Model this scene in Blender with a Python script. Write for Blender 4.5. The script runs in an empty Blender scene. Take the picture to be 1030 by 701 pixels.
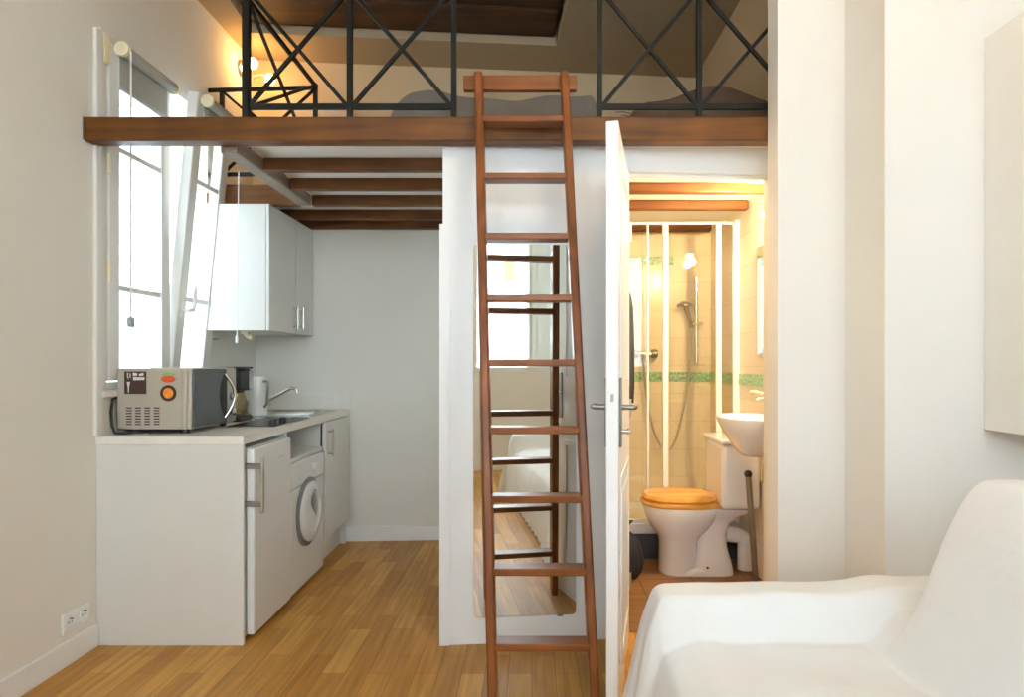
import bpy, bmesh, math, random
from mathutils import Vector, Matrix
random.seed(7)
sc = bpy.context.scene
COL = sc.collection
PI = math.pi

# ------------------------------------------------------------------ materials
def new_mat(name):
    m = bpy.data.materials.new(name); m.use_nodes = True
    nt = m.node_tree
    return m, nt, nt.nodes['Principled BSDF']

def plain(name, col, rough=0.5, metal=0.0, noise=0.04, nscale=12.0, bump=0.0, coat=0.0, bscale=None, spec=0.5):
    m, nt, b = new_mat(name)
    b.inputs['Roughness'].default_value = rough
    b.inputs['Metallic'].default_value = metal
    b.inputs['Coat Weight'].default_value = coat
    b.inputs['Specular IOR Level'].default_value = spec
    tc = nt.nodes.new('ShaderNodeTexCoord')
    n = nt.nodes.new('ShaderNodeTexNoise'); n.inputs['Scale'].default_value = nscale; n.inputs['Detail'].default_value = 4
    nt.links.new(tc.outputs['Object'], n.inputs['Vector'])
    r = nt.nodes.new('ShaderNodeValToRGB')
    r.color_ramp.elements[0].position = 0.3; r.color_ramp.elements[1].position = 0.7
    r.color_ramp.elements[0].color = tuple(c*(1-noise) for c in col)+(1,)
    r.color_ramp.elements[1].color = tuple(min(1, c*(1+noise)) for c in col)+(1,)
    nt.links.new(n.outputs['Fac'], r.inputs['Fac'])
    nt.links.new(r.outputs['Color'], b.inputs['Base Color'])
    if bump:
        n2 = nt.nodes.new('ShaderNodeTexNoise'); n2.inputs['Scale'].default_value = bscale or nscale*8; n2.inputs['Detail'].default_value = 3
        nt.links.new(tc.outputs['Object'], n2.inputs['Vector'])
        bp = nt.nodes.new('ShaderNodeBump'); bp.inputs['Strength'].default_value = bump; bp.inputs['Distance'].default_value = 0.01
        nt.links.new(n2.outputs['Fac'], bp.inputs['Height']); nt.links.new(bp.outputs['Normal'], b.inputs['Normal'])
    return m

def wood(name, dark, light, axis='X', rough=0.45, grain=22.0, bump=0.12):
    m, nt, b = new_mat(name)
    b.inputs['Roughness'].default_value = rough
    b.inputs['Specular IOR Level'].default_value = 0.3
    tc = nt.nodes.new('ShaderNodeTexCoord')
    mp = nt.nodes.new('ShaderNodeMapping')
    s = {'X': (0.07, 1, 1), 'Y': (1, 0.07, 1), 'Z': (1, 1, 0.07)}[axis]
    mp.inputs['Scale'].default_value = s
    info = nt.nodes.new('ShaderNodeObjectInfo')
    nt.links.new(tc.outputs['Object'], mp.inputs['Vector'])
    add = nt.nodes.new('ShaderNodeVectorMath'); add.operation = 'ADD'
    nt.links.new(mp.outputs['Vector'], add.inputs[0])
    cmb = nt.nodes.new('ShaderNodeMath'); cmb.operation = 'MULTIPLY'; cmb.inputs[1].default_value = 10
    nt.links.new(info.outputs['Random'], cmb.inputs[0]); nt.links.new(cmb.outputs[0], add.inputs[1])
    n = nt.nodes.new('ShaderNodeTexNoise'); n.inputs['Scale'].default_value = grain; n.inputs['Detail'].default_value = 6; n.inputs['Distortion'].default_value = 0.6
    nt.links.new(add.outputs[0], n.inputs['Vector'])
    nb = nt.nodes.new('ShaderNodeTexNoise'); nb.inputs['Scale'].default_value = 5; nb.inputs['Detail'].default_value = 2
    nt.links.new(tc.outputs['Object'], nb.inputs['Vector'])
    mx = nt.nodes.new('ShaderNodeMath'); mx.operation = 'MULTIPLY_ADD'; mx.inputs[1].default_value = 0.4
    nt.links.new(nb.outputs['Fac'], mx.inputs[0])
    half = nt.nodes.new('ShaderNodeMath'); half.operation = 'MULTIPLY'; half.inputs[1].default_value = 0.6
    nt.links.new(n.outputs['Fac'], half.inputs[0]); nt.links.new(half.outputs[0], mx.inputs[2])
    r = nt.nodes.new('ShaderNodeValToRGB')
    r.color_ramp.elements[0].position = 0.36; r.color_ramp.elements[1].position = 0.64
    r.color_ramp.elements[0].color = dark+(1,); r.color_ramp.elements[1].color = light+(1,)
    nt.links.new(mx.outputs[0], r.inputs['Fac']); nt.links.new(r.outputs['Color'], b.inputs['Base Color'])
    bp = nt.nodes.new('ShaderNodeBump'); bp.inputs['Strength'].default_value = bump; bp.inputs['Distance'].default_value = 0.004
    nt.links.new(n.outputs['Fac'], bp.inputs['Height']); nt.links.new(bp.outputs['Normal'], b.inputs['Normal'])
    return m

def bricks(name, c1, c2, mortar, bw, bh, mort, rot=None, rough=0.4, offset=0.5, bump=0.2, grain=True, coat=0.0):
    """planks / tiles on object coordinates, rot = euler of the mapping"""
    m, nt, b = new_mat(name)
    b.inputs['Roughness'].default_value = rough; b.inputs['Coat Weight'].default_value = coat; b.inputs['Coat Roughness'].default_value = 0.25
    tc = nt.nodes.new('ShaderNodeTexCoord'); mp = nt.nodes.new('ShaderNodeMapping')
    if rot: mp.inputs['Rotation'].default_value = rot
    nt.links.new(tc.outputs['Object'], mp.inputs['Vector'])
    br = nt.nodes.new('ShaderNodeTexBrick')
    br.offset = offset; br.offset_frequency = 2
    br.inputs['Scale'].default_value = 1; br.inputs['Brick Width'].default_value = bw; br.inputs['Row Height'].default_value = bh
    br.inputs['Mortar Size'].default_value = mort; br.inputs['Mortar Smooth'].default_value = 0.2
    br.inputs['Color1'].default_value = c1+(1,); br.inputs['Color2'].default_value = c2+(1,); br.inputs['Mortar'].default_value = mortar+(1,)
    nt.links.new(mp.outputs['Vector'], br.inputs['Vector'])
    out = br.outputs['Color']
    if grain:
        m2 = nt.nodes.new('ShaderNodeMapping'); m2.inputs['Scale'].default_value = (0.06, 1, 1)
        nt.links.new(mp.outputs['Vector'], m2.inputs['Vector'])
        n = nt.nodes.new('ShaderNodeTexNoise'); n.inputs['Scale'].default_value = 45; n.inputs['Detail'].default_value = 5
        nt.links.new(m2.outputs['Vector'], n.inputs['Vector'])
        r = nt.nodes.new('ShaderNodeValToRGB'); r.color_ramp.elements[0].color = (0.72, 0.72, 0.72, 1); r.color_ramp.elements[1].color = (1.15, 1.15, 1.15, 1)
        r.color_ramp.elements[0].position = .3; r.color_ramp.elements[1].position = .7
        nt.links.new(n.outputs['Fac'], r.inputs['Fac'])
        mul = nt.nodes.new('ShaderNodeMix'); mul.data_type = 'RGBA'; mul.blend_type = 'MULTIPLY'; mul.inputs[0].default_value = 1
        nt.links.new(out, mul.inputs[6]); nt.links.new(r.outputs['Color'], mul.inputs[7]); out = mul.outputs[2]
    b.inputs['Specular IOR Level'].default_value = 0.3
    nt.links.new(out, b.inputs['Base Color'])
    bp = nt.nodes.new('ShaderNodeBump'); bp.inputs['Strength'].default_value = bump; bp.inputs['Distance'].default_value = 0.002; bp.invert = True
    nt.links.new(br.outputs['Fac'], bp.inputs['Height']); nt.links.new(bp.outputs['Normal'], b.inputs['Normal'])
    return m

def glass(name, tint=(1, 1, 1), refl=0.06, rough=0.0):
    m = bpy.data.materials.new(name); m.use_nodes = True
    nt = m.node_tree; nt.nodes.clear()
    o = nt.nodes.new('ShaderNodeOutputMaterial'); mix = nt.nodes.new('ShaderNodeMixShader')
    t = nt.nodes.new('ShaderNodeBsdfTransparent'); t.inputs['Color'].default_value = tint+(1,)
    g = nt.nodes.new('ShaderNodeBsdfGlossy'); g.inputs['Roughness'].default_value = rough
    lw = nt.nodes.new('ShaderNodeLayerWeight'); lw.inputs['Blend'].default_value = 0.15
    ma = nt.nodes.new('ShaderNodeMath'); ma.operation = 'MULTIPLY_ADD'; ma.inputs[1].default_value = 0.5; ma.inputs[2].default_value = refl
    nt.links.new(lw.outputs['Facing'], ma.inputs[0]); nt.links.new(ma.outputs[0], mix.inputs['Fac'])
    nt.links.new(t.outputs[0], mix.inputs[1]); nt.links.new(g.outputs[0], mix.inputs[2]); nt.links.new(mix.outputs[0], o.inputs['Surface'])
    return m

def emit(name, col, s):
    m = bpy.data.materials.new(name); m.use_nodes = True
    nt = m.node_tree; b = nt.nodes['Principled BSDF']
    b.inputs['Base Color'].default_value = (0.9, 0.9, 0.9, 1)
    b.inputs['Emission Color'].default_value = col+(1,); b.inputs['Emission Strength'].default_value = s
    return m

M = {}
M['wall'] = plain('wall_paint', (0.78, 0.758, 0.70), 0.85, noise=0.012, nscale=2.5, bump=0.05, bscale=60)
M['wall2'] = plain('wall_paint_white', (0.76, 0.745, 0.71), 0.85, noise=0.012, nscale=2.5, bump=0.05, bscale=60)
M['lam2'] = plain('cabinet_laminate', (0.80, 0.785, 0.75), 0.45, noise=0.01)
M['loftwall'] = plain('loft_wall_dim_warm', (0.55, 0.43, 0.27), 0.9, noise=0.015, nscale=2, bump=0.05, bscale=40)  # the loft's dim, warm lamplight is put into this wall colour
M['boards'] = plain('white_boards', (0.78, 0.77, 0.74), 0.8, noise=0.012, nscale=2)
M['ceil'] = plain('loft_ceiling_dim_warm', (0.38, 0.295, 0.19), 0.9, noise=0.012, nscale=2, bump=0.05, bscale=40)  # darkened and browned to stand for weak warm light up in the loft
M['white'] = plain('white_gloss_paint', (0.86, 0.87, 0.87), 0.35, noise=0.01)
M['lam'] = plain('white_laminate', (0.69, 0.69, 0.66), 0.3, noise=0.01)
M['counter'] = plain('counter_laminate', (0.78, 0.76, 0.70), 0.3, noise=0.03, nscale=40)
M['appl'] = plain('appliance_enamel', (0.76, 0.77, 0.765), 0.25, noise=0.008)
M['winwhite'] = plain('window_enamel', (0.78, 0.78, 0.75), 0.35, noise=0.01)
M['bracket'] = plain('cream_plastic', (0.78, 0.70, 0.48), 0.4, noise=0.02)
M['blind'] = plain('blind_fabric', (0.42, 0.42, 0.38), 0.9, noise=0.04, nscale=200)
M['beamX'] = wood('stained_beam', (0.075, 0.025, 0.0045), (0.20, 0.074, 0.012), 'X', 0.45, 16)
M['joistX'] = wood('stained_joist', (0.07, 0.024, 0.006), (0.16, 0.058, 0.012), 'X', 0.5, 16)
M['beamY'] = wood('grey_trimmer', (0.20, 0.15, 0.11), (0.30, 0.24, 0.19), 'Y', 0.5, 16)
M['oldwood'] = wood('old_dark_timber', (0.022, 0.009, 0.004), (0.075, 0.030, 0.009), 'X', 0.6, 9, 0.4)
M['ladderZ'] = wood('ladder_rail_wood', (0.14, 0.040, 0.010), (0.27, 0.088, 0.021), 'Z', 0.35, 30)
M['ladderX'] = wood('ladder_tread_wood', (0.14, 0.042, 0.011), (0.28, 0.094, 0.024), 'X', 0.35, 30)
M['floor'] = bricks('oak_parquet', (0.42, 0.185, 0.030), (0.62, 0.325, 0.070), (0.22, 0.095, 0.022), 0.42, 0.092, 0.0012, (0, 0, PI/2), 0.42, 0.37, 0.15)
M['bfloor'] = bricks('brown_floor_tile', (0.25, 0.12, 0.05), (0.30, 0.15, 0.065), (0.12, 0.07, 0.04), 0.3, 0.3, 0.004, None, 0.4, 0.0)
M['tile'] = bricks('cream_wall_tile', (0.80, 0.72, 0.58), (0.84, 0.76, 0.62), (0.72, 0.63, 0.48), 0.2, 0.2, 0.003, (PI/2, 0, 0), 0.2, 0.0, grain=False)
M['tileR'] = bricks('cream_side_tile', (0.80, 0.72, 0.58), (0.84, 0.76, 0.62), (0.72, 0.63, 0.48), 0.2, 0.2, 0.003, (PI/2, 0, PI/2), 0.2, 0.0, grain=False)
M['darktile'] = bricks('dark_riser_tile', (0.07, 0.075, 0.09), (0.09, 0.095, 0.11), (0.25, 0.25, 0.25), 0.2, 0.2, 0.004, (PI/2, 0, 0), 0.3, 0.0, grain=False)
M['green'] = plain('green_mosaic_border', (0.30, 0.52, 0.33), 0.3, noise=0.55, nscale=55)
M['iron'] = plain('black_wrought_iron', (0.006, 0.007, 0.006), 0.55, metal=0.0, noise=0.1, spec=0.25)
M['chrome'] = plain('chrome', (0.72, 0.70, 0.66), 0.15, metal=1, noise=0.01)
M['steel'] = plain('brushed_steel', (0.55, 0.54, 0.50), 0.3, metal=1, noise=0.04, nscale=60)
M['darksteel'] = plain('dark_steel', (0.30, 0.28, 0.26), 0.35, metal=0.9, noise=0.04)
M['mwbody'] = plain('microwave_metal', (0.50, 0.46, 0.39), 0.4, metal=0.35, noise=0.02)
M['mwdoor'] = plain('microwave_door', (0.075, 0.09, 0.10), 0.25, noise=0.05)
M['black'] = plain('black_plastic', (0.015, 0.016, 0.02), 0.4, noise=0.1)
M['hob'] = plain('black_ceramic_glass', (0.010, 0.011, 0.013), 0.25, noise=0.1, spec=0.15)
M['white_plastic'] = plain('white_plastic', (0.82, 0.83, 0.82), 0.35, noise=0.01)
M['grey_plastic'] = plain('grey_plastic', (0.45, 0.46, 0.47), 0.4, noise=0.02)
M['porcelain'] = plain('porcelain', (0.84, 0.84, 0.86), 0.12, noise=0.01, coat=0.5)
M['seatwood'] = wood('honey_seat_wood', (0.62, 0.29, 0.055), (0.80, 0.45, 0.12), 'X', 0.25, 20, 0.03)
M['orange'] = plain('orange_print', (0.85, 0.28, 0.02), 0.5, noise=0.25, nscale=90)
M['brownprint'] = plain('brown_print', (0.05, 0.02, 0.015), 0.5, noise=0.1)
M['redprint'] = plain('red_print', (0.72, 0.10, 0.03), 0.5, noise=0.3, nscale=120)
M['greenprint'] = plain('green_print', (0.30, 0.50, 0.16), 0.5, noise=0.2)
M['paper'] = plain('white_print', (0.75, 0.73, 0.70), 0.6, noise=0.05)
M['cloth'] = plain('white_slipcover', (0.78, 0.785, 0.79), 0.95, noise=0.02, nscale=5, bump=0.15, bscale=35)
M['greyduvet'] = plain('grey_bedding', (0.17, 0.155, 0.14), 0.95, noise=0.08, nscale=9, bump=0.3, bscale=30)
M['brownblanket'] = plain('brown_blanket', (0.105, 0.07, 0.05), 0.95, noise=0.1, nscale=20, bump=0.3, bscale=60)
M['darkcloth'] = plain('dark_cloth', (0.02, 0.02, 0.028), 0.9, noise=0.15, bump=0.3)
M['glass'] = glass('window_glass', (0.97, 0.99, 0.98), 0.03)
M['showerglass'] = glass('shower_glass', (0.97, 0.96, 0.91), 0.05, 0.02)
M['carafe'] = glass('carafe_glass', (0.72, 0.62, 0.40), 0.08)
M['ringgrey'] = plain('ring_grey_plastic', (0.20, 0.205, 0.21), 0.4, noise=0.02)
M['lens'] = plain('porthole_glass', (0.06, 0.065, 0.07), 0.1, noise=0.05, coat=0.5)
M['facade'] = plain('facade_render', (0.76, 0.79, 0.82), 0.9, noise=0.05, nscale=1)
M['shutter'] = plain('orange_shutter', (0.40, 0.10, 0.02), 0.6, noise=0.1)
M['paneblue'] = plain('facade_pane', (0.12, 0.16, 0.17), 0.2, noise=0.1)
m_, nt_, b_ = new_mat('mirror_silver')
b_.inputs['Metallic'].default_value = 1; b_.inputs['Roughness'].default_value = 0.005; b_.inputs['Base Color'].default_value = (0.90, 0.92, 0.88, 1)
M['mirror'] = m_
WARM = (1.0, 0.60, 0.24)
M['bulb_loft'] = emit('loft_bulb', (1.0, 0.54, 0.16), 55)
M['bulb_bath'] = emit('bath_bulb', (1.0, 0.74, 0.42), 1000)
M['bulb_room'] = emit('room_bulb', (1.0, 0.66, 0.31), 34)

# ------------------------------------------------------------------ geometry helpers
class MB:
    def __init__(s): s.bm = bmesh.new(); s.T = None
    def _v(s, p):
        p = Vector(p)
        return s.bm.verts.new(s.T @ p if s.T else p)
    def _f(s, vs):
        try: return s.bm.faces.new(vs)
        except ValueError: return None
    def box(s, x0, x1, y0, y1, z0, z1):
        v = [s._v(p) for p in ((x0,y0,z0),(x1,y0,z0),(x1,y1,z0),(x0,y1,z0),(x0,y0,z1),(x1,y0,z1),(x1,y1,z1),(x0,y1,z1))]
        for f in ((0,3,2,1),(4,5,6,7),(0,1,5,4),(1,2,6,5),(2,3,7,6),(3,0,4,7)): s._f([v[i] for i in f])
        return s
    def bar(s, p0, p1, w, h, up=(0,0,1)):
        """rectangular bar from p0 to p1; w across, h along up"""
        p0, p1 = Vector(p0), Vector(p1); d = (p1-p0).normalized(); u = Vector(up)
        if abs(d.dot(u)) > .98: u = Vector((0,1,0))
        a = d.cross(u).normalized(); b = a.cross(d).normalized()
        v = []
        for p in (p0, p1):
            for i, j in ((-1,-1),(1,-1),(1,1),(-1,1)): v.append(s._v(p+a*(i*w/2)+b*(j*h/2)))
        for f in ((0,1,2,3),(7,6,5,4),(0,4,5,1),(1,5,6,2),(2,6,7,3),(3,7,4,0)): s._f([v[i] for i in f])
        return s
    def tube(s, pts, r, n=10, cap=True):
        pts = [Vector(p) for p in pts]; rings = []; prev = None
        rr = r if isinstance(r, (list, tuple)) else [r]*len(pts)
        for i, p in enumerate(pts):
            d = (pts[min(i+1, len(pts)-1)]-pts[max(i-1, 0)]).normalized()
            if prev is None:
                u = Vector((0,0,1)) if abs(d.z) < .9 else Vector((1,0,0))
                a = d.cross(u).normalized()
            else:
                a = (prev - d*prev.dot(d)).normalized()
            prev = a; b = d.cross(a)
            rings.append([s._v(p+(a*math.cos(2*PI*k/n)+b*math.sin(2*PI*k/n))*rr[i]) for k in range(n)])
        for q, w in zip(rings, rings[1:]):
            for k in range(n): s._f([q[k], q[(k+1)%n], w[(k+1)%n], w[k]])
        if cap: s._f(rings[0][::-1]); s._f(rings[-1])
        return s
    def lathe(s, prof, c, axis='Z', n=32):
        """prof = [(r, h)...] about axis through c"""
        c = Vector(c); rings = []
        for r, h in prof:
            ring = []
            for k in range(n):
                a = 2*PI*k/n; x, y = max(r,1e-5)*math.cos(a), max(r,1e-5)*math.sin(a)
                p = {'Z': (x,y,h), 'X': (h,x,y), 'Y': (x,h,y)}[axis]
                ring.append(s._v(c+Vector(p)))
            rings.append(ring)
        for q, w in zip(rings, rings[1:]):
            for k in range(n): s._f([q[k], q[(k+1)%n], w[(k+1)%n], w[k]])
        s._f(rings[0][::-1]); s._f(rings[-1])
        return s
    def loft(s, secs):
        """secs: list of rings (lists of points, same count)"""
        R = [[s._v(p) for p in ring] for ring in secs]; n = len(R[0])
        for q, w in zip(R, R[1:]):
            for k in range(n): s._f([q[k], q[(k+1)%n], w[(k+1)%n], w[k]])
        s._f(R[0][::-1]); s._f(R[-1])
        return s
    def prism(s, poly, off):
        off = Vector(off)
        a = [s._v(p) for p in poly]; b = [s._v(Vector(p)+off) for p in poly]; n = len(a)
        s._f(a[::-1]); s._f(b)
        for k in range(n): s._f([a[k], a[(k+1)%n], b[(k+1)%n], b[k]])
        return s
    def sphere(s, c, r, n=16, sc_=(1,1,1)):
        prof = [(r*math.sin(PI*i/10), -r*math.cos(PI*i/10)) for i in range(11)]
        c = Vector(c); rings = []
        for q, h in prof:
            rings.append([s._v(c+Vector((max(q,1e-5)*math.cos(2*PI*k/n)*sc_[0], max(q,1e-5)*math.sin(2*PI*k/n)*sc_[1], h*sc_[2]))) for k in range(n)])
        for q, w in zip(rings, rings[1:]):
            for k in range(n): s._f([q[k], q[(k+1)%n], w[(k+1)%n], w[k]])
        s._f(rings[0][::-1]); s._f(rings[-1])
        return s
    def grid(s, rows, close=False):
        R = [[s._v(p) for p in row] for row in rows]
        for q, w in zip(R, R[1:]):
            for k in range(len(q)-1): s._f([q[k], q[k+1], w[k+1], w[k]])
        return s
    def build(s, name, mat, parent=None, bevel=0.0, seg=2, smooth=False, sub=0, origin=None, base=False, merge=False):
        bm = s.bm
        if merge: bmesh.ops.remove_doubles(bm, verts=bm.verts[:], dist=1e-4)
        bmesh.ops.recalc_face_normals(bm, faces=bm.faces[:])
        vs = [v.co for v in bm.verts]
        lo = Vector([min(v[i] for v in vs) for i in range(3)]); hi = Vector([max(v[i] for v in vs) for i in range(3)])
        c = (lo+hi)/2
        if base: c.z = lo.z
        if origin is not None: c = Vector(origin)
        bmesh.ops.translate(bm, verts=bm.verts[:], vec=-c)
        me = bpy.data.meshes.new(name); bm.to_mesh(me); bm.free()
        me.materials.append(mat)
        o = bpy.data.objects.new(name, me); COL.objects.link(o)
        o.location = c
        if parent is not None:
            o.parent = parent
            w = Vector((0,0,0)); q = parent
            while q is not None: w = w + q.location; q = q.parent
            o.location = c - w
        if smooth:
            for p in me.polygons: p.use_smooth = True
            if smooth != 'all':
                me.set_sharp_from_angle(angle=math.radians(40))
        if bevel:
            bv = o.modifiers.new('bevel', 'BEVEL'); bv.width = bevel; bv.segments = seg; bv.limit_method = 'ANGLE'; bv.angle_limit = math.radians(35)
            for p in me.polygons: p.use_smooth = True
            me.set_sharp_from_angle(angle=math.radians(60))
        if sub:
            sb = o.modifiers.new('sub', 'SUBSURF'); sb.levels = sub; sb.render_levels = sub
        return o

def B(*a): return MB().box(*a)
def tag(o, label, cat, group=None):
    o['label'] = label; o['category'] = cat
    if group: o['group'] = group
    return o
def thing(name, loc, label, cat, group=None):
    o = bpy.data.objects.new(name, None); COL.objects.link(o); o.location = loc; o.empty_display_size = .1
    return tag(o, label, cat, group)
def struct(o, label=None):
    o['kind'] = 'structure'
    if label: o['label'] = label
    return o
def sroot(name, loc, label):
    o = bpy.data.objects.new(name, None); COL.objects.link(o); o.location = loc
    return struct(o, label)

# frame of the slightly skewed partition / back wall (5 degrees)
PV = Vector((-0.385, 2.77, 0)); A5 = math.radians(5)
T5 = Matrix.Translation(PV) @ Matrix.Rotation(A5, 4, 'Z')     # local (u, v, z)
TB = Matrix.Translation(Vector((-.6, 4.43, 0))) @ Matrix.Rotation(math.radians(3), 4, 'Z')
def MBB():
    m = MB(); m.T = TB; return m
def MBR():
    m = MB(); m.T = T5; return m
def uv(u, v, z): return T5 @ Vector((u, v, z))

# ------------------------------------------------------------------ dimensions
XL = -1.88                 # left wall
XR = 2.25                 # right wall of the main room
YB = -1.70                 # wall behind the camera
ZC = 3.26
VB = 1.672                 # back wall in the skewed frame

# ------------------------------------------------------------------ room shell
struct(B(-2.2, 2.6, YB-.2, 5.2, -.12, 0).build('floor', M['floor'], origin=(0,0,0)), 'oak strip parquet floor with planks running towards the kitchen')
w = MB()
W1 = (2.785, 3.745, 1.105, 2.68)    # window opening y0 y1 z0 z1
w.box(XL-.22, XL, YB-.2, W1[0], 0, 3.6); w.box(XL-.22, XL, W1[1], 5.2, 0, 3.6)
w.box(XL-.22, XL, W1[0], W1[1], 0, W1[2]); w.box(XL-.22, XL, W1[0], W1[1], W1[3], 3.6)
struct(w.build('wall_left', M['wall']))
w = MB()
w.box(XR, XR+.2, YB-.2, 2.8, 0, 3.6)
struct(w.build('wall_right', M['wall']))
w = MB(); w.box(1.254, XR, 2.28, 2.57, 0, 3.6); w.box(.988, XR, 2.57, 2.688, 0, 3.6)
struct(w.build('wall_front_right', M['wall2']))
W2 = (-.62, .78, 1.12, 2.95)
w = MB()
W3 = (-1.75, -.75, 1.12, 2.95)
W4 = (1.25, 2.15, 1.12, 2.95)
w.box(-2.1, W3[0], YB-.2, YB, 0, 3.6); w.box(W3[1], W2[0], YB-.2, YB, 0, 3.6); w.box(W2[1], W4[0], YB-.2, YB, 0, 3.6); w.box(W4[1], 2.45, YB-.2, YB, 0, 3.6)
for q in (W2, W3, W4): w.box(q[0], q[1], YB-.2, YB, 0, q[2]); w.box(q[0], q[1], YB-.2, YB, q[3], 3.6)
struct(w.build('wall_rear', M['wall']))
w = MBB()
w.box(-1.5, .95, 0, .2, 0, 2.235)
struct(w.build('wall_back', M['wall']))
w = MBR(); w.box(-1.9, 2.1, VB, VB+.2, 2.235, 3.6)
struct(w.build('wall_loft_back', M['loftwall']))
# partition with the doorway
w = MBR()
UD0, UD1 = .819, 1.5
w.box(0, UD0, 0, .075, 0, 2.189); w.box(UD0, UD1, 0, .075, 2.07, 2.189)
struct(w.build('wall_partition', M['white']))
w = MB()
w.box(1.10, 1.5, 2.690, 3.05, 0, 2.189)
struct(w.build('wall_doorway', M['wall']))
w = MB(); w.box(-.385, -.33, 2.86, 4.44, 0, 2.189)
struct(w.build('wall_kitchen_side', M['wall']))
# bathroom walls
struct(B(.34, .40, 2.93, 4.62, 0, 2.189).build('wall_bathroom_left', M['tileR'], origin=(0,0,0)))
struct(B(-.5, 1.4, 4.63, 4.75, 0, 2.25).build('wall_bathroom_back', M['tile'], origin=(0,0,0)))
struct(B(1.29, 1.4, 3.05, 4.63, 0, 2.25).build('wall_bathroom_right', M['tileR'], origin=(0,0,0)))
struct(B(.40, 1.29, 2.90, 4.63, .0005, .004).build('floor_bathroom', M['bfloor'], origin=(0,0,0)), 'brown bathroom floor')
bb = MB(); bb.box(.40, 1.29, 4.622, 4.63, 1.085, 1.155); bb.box(.40, 1.02, 4.622, 4.63, 1.92, 1.99); bb.box(1.282, 1.29, 3.05, 4.62, 1.085, 1.155)
struct(bb.build('trim_1', M['green']), 'green mosaic tile border round the shower walls')
# loft upper right wall
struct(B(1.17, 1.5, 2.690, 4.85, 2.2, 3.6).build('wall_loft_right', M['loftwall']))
# ceiling with the recess of old timbers
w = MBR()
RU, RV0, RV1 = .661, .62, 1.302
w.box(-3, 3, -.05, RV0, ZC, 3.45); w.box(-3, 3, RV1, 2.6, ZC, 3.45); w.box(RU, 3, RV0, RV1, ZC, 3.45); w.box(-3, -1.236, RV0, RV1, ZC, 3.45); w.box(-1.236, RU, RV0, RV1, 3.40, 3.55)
struct(w.build('ceiling_loft', M['ceil']), 'ceiling above the sleeping loft, dim warm light put into its beige')
w = MBR(); w.box(-3, 3.5, -5.5, -.05, ZC, 3.45)
struct(w.build('ceiling', M['wall2']))
# loft platform
w = MB(); w.box(-1.27, .37, 2.77, 4.44, 2.19, 2.25); w.box(XL, -1.27, 3.746, 4.375, 2.19, 2.25); w.box(.37, 1.29, 2.77, 4.63, 2.19, 2.25)
struct(w.build('ceiling_kitchen', M['boards']), 'white boards under the sleeping loft')
# skirtings
struct(B(XL, XL+.014, YB, 2.764, 0, .10).build('baseboard_left', M['white'], bevel=.004))
w = MBB(); w.box(-.70, .214, -.014, 0, 0, .10)
struct(w.build('baseboard_back', M['white'], bevel=.004))
struct(B(XR-.014, XR, YB, 2.28, 0, .10).build('baseboard_right', M['white'], bevel=.004))
# corner strip on partition's left edge
w = MBR(); w.box(-.014, .03, -.006, 0, 0, 1.82); w.box(-.014, 0, 0, .07, 0, 1.82)
struct(w.build('trim_2', M['white']), 'white corner strip on the lower part of the partition')
w = MBR(); w.box(UD0-.012, UD0, -.004, .09, 0, 2.07); w.box(UD0, UD1, .03, .09, 2.055, 2.07)
struct(w.build('trim_3', M['white'], bevel=.002), 'white frame of the bathroom doorway')
# window casing strip
struct(B(XL, XL+.018, 2.745, 2.785, .905, 2.66).build('trim_4', M['winwhite'], bevel=.004), 'pale casing strip beside the kitchen window')
struct(B(XL, XL+.022, 2.785, 3.75, 1.07, 1.10).build('trim_5', M['winwhite'], bevel=.006), 'window sill above the worktop')

# ------------------------------------------------------------------ loft timbers
bm_ = thing('loft_beam', (-.43, 2.73, 2.125), 'long stained wooden beam along the front edge of the sleeping loft', 'beam')
B(XL, 1.02, 2.690, 2.766, 2.152, 2.254).build('timber', M['beamX'], bm_, bevel=.006)
B(XL, XL+.006, 2.682, 2.690, 2.155, 2.25).build('end_bracket', M['darksteel'], bm_)
tag(B(-1.345, -1.272, 2.769, 3.70, 2.127, 2.189).build('loft_trimmer', M['beamY'], bevel=.004), 'greyish short trimmer beam running back beside the window opening', 'beam')
jl = ['nearest the front beam', 'second back from the front beam', 'third back, where the grey trimmer ends', 'second from the back wall, over the wall cupboard', 'closest to the kitchen back wall']
for i, y in enumerate((3.03, 3.36, 3.70, 4.05, 4.33)):
    x0 = -1.27 if i < 2 else XL
    if i == 2: x0 = -1.271
    tag(B(x0, -.387, y, y+.045, 2.13, 2.1905).build('loft_joist', M['joistX'], bevel=.004), 'dark stained loft joist over the kitchenette, '+jl[i], 'joist', 'joists over the kitchenette')
for y, x1, t in ((3.43, 1.289, 'nearer the bathroom doorway'), (3.80, 1.285, 'second from the bathroom doorway'), (4.42, 1.24, 'seen through the shower glass')):
    o = B(.402, x1, y, y+.05, 2.13, 2.189).build('bathroom_joist', M['joistX'], bevel=.012)
    tag(o, 'dark stained joist under the bathroom ceiling, '+t, 'joist', 'joists over the bathroom')
w = MBR(); w.box(-1.226, RU-.012, .985, RV1-.002, 3.306, 3.3995)
tag(w.build('ceiling_timber', M['oldwood'], bevel=.02), 'old dark reddish timber in the ceiling recess, the rear one of two', 'beam')
w = MBR(); w.box(-1.226, RU-.012, .63, .978, 3.318, 3.3995)
tag(w.build('ceiling_timber', M['oldwood'], bevel=.02), 'old almost black timber in the ceiling recess, the front one of two', 'beam')

tag(B(XL, -1.3455, 3.70, 3.745, 2.13, 2.25).build('opening_header', M['beamX'], bevel=.004), 'short brown header beam closing the far side of the window opening, above the wall cupboard', 'beam')
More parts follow.
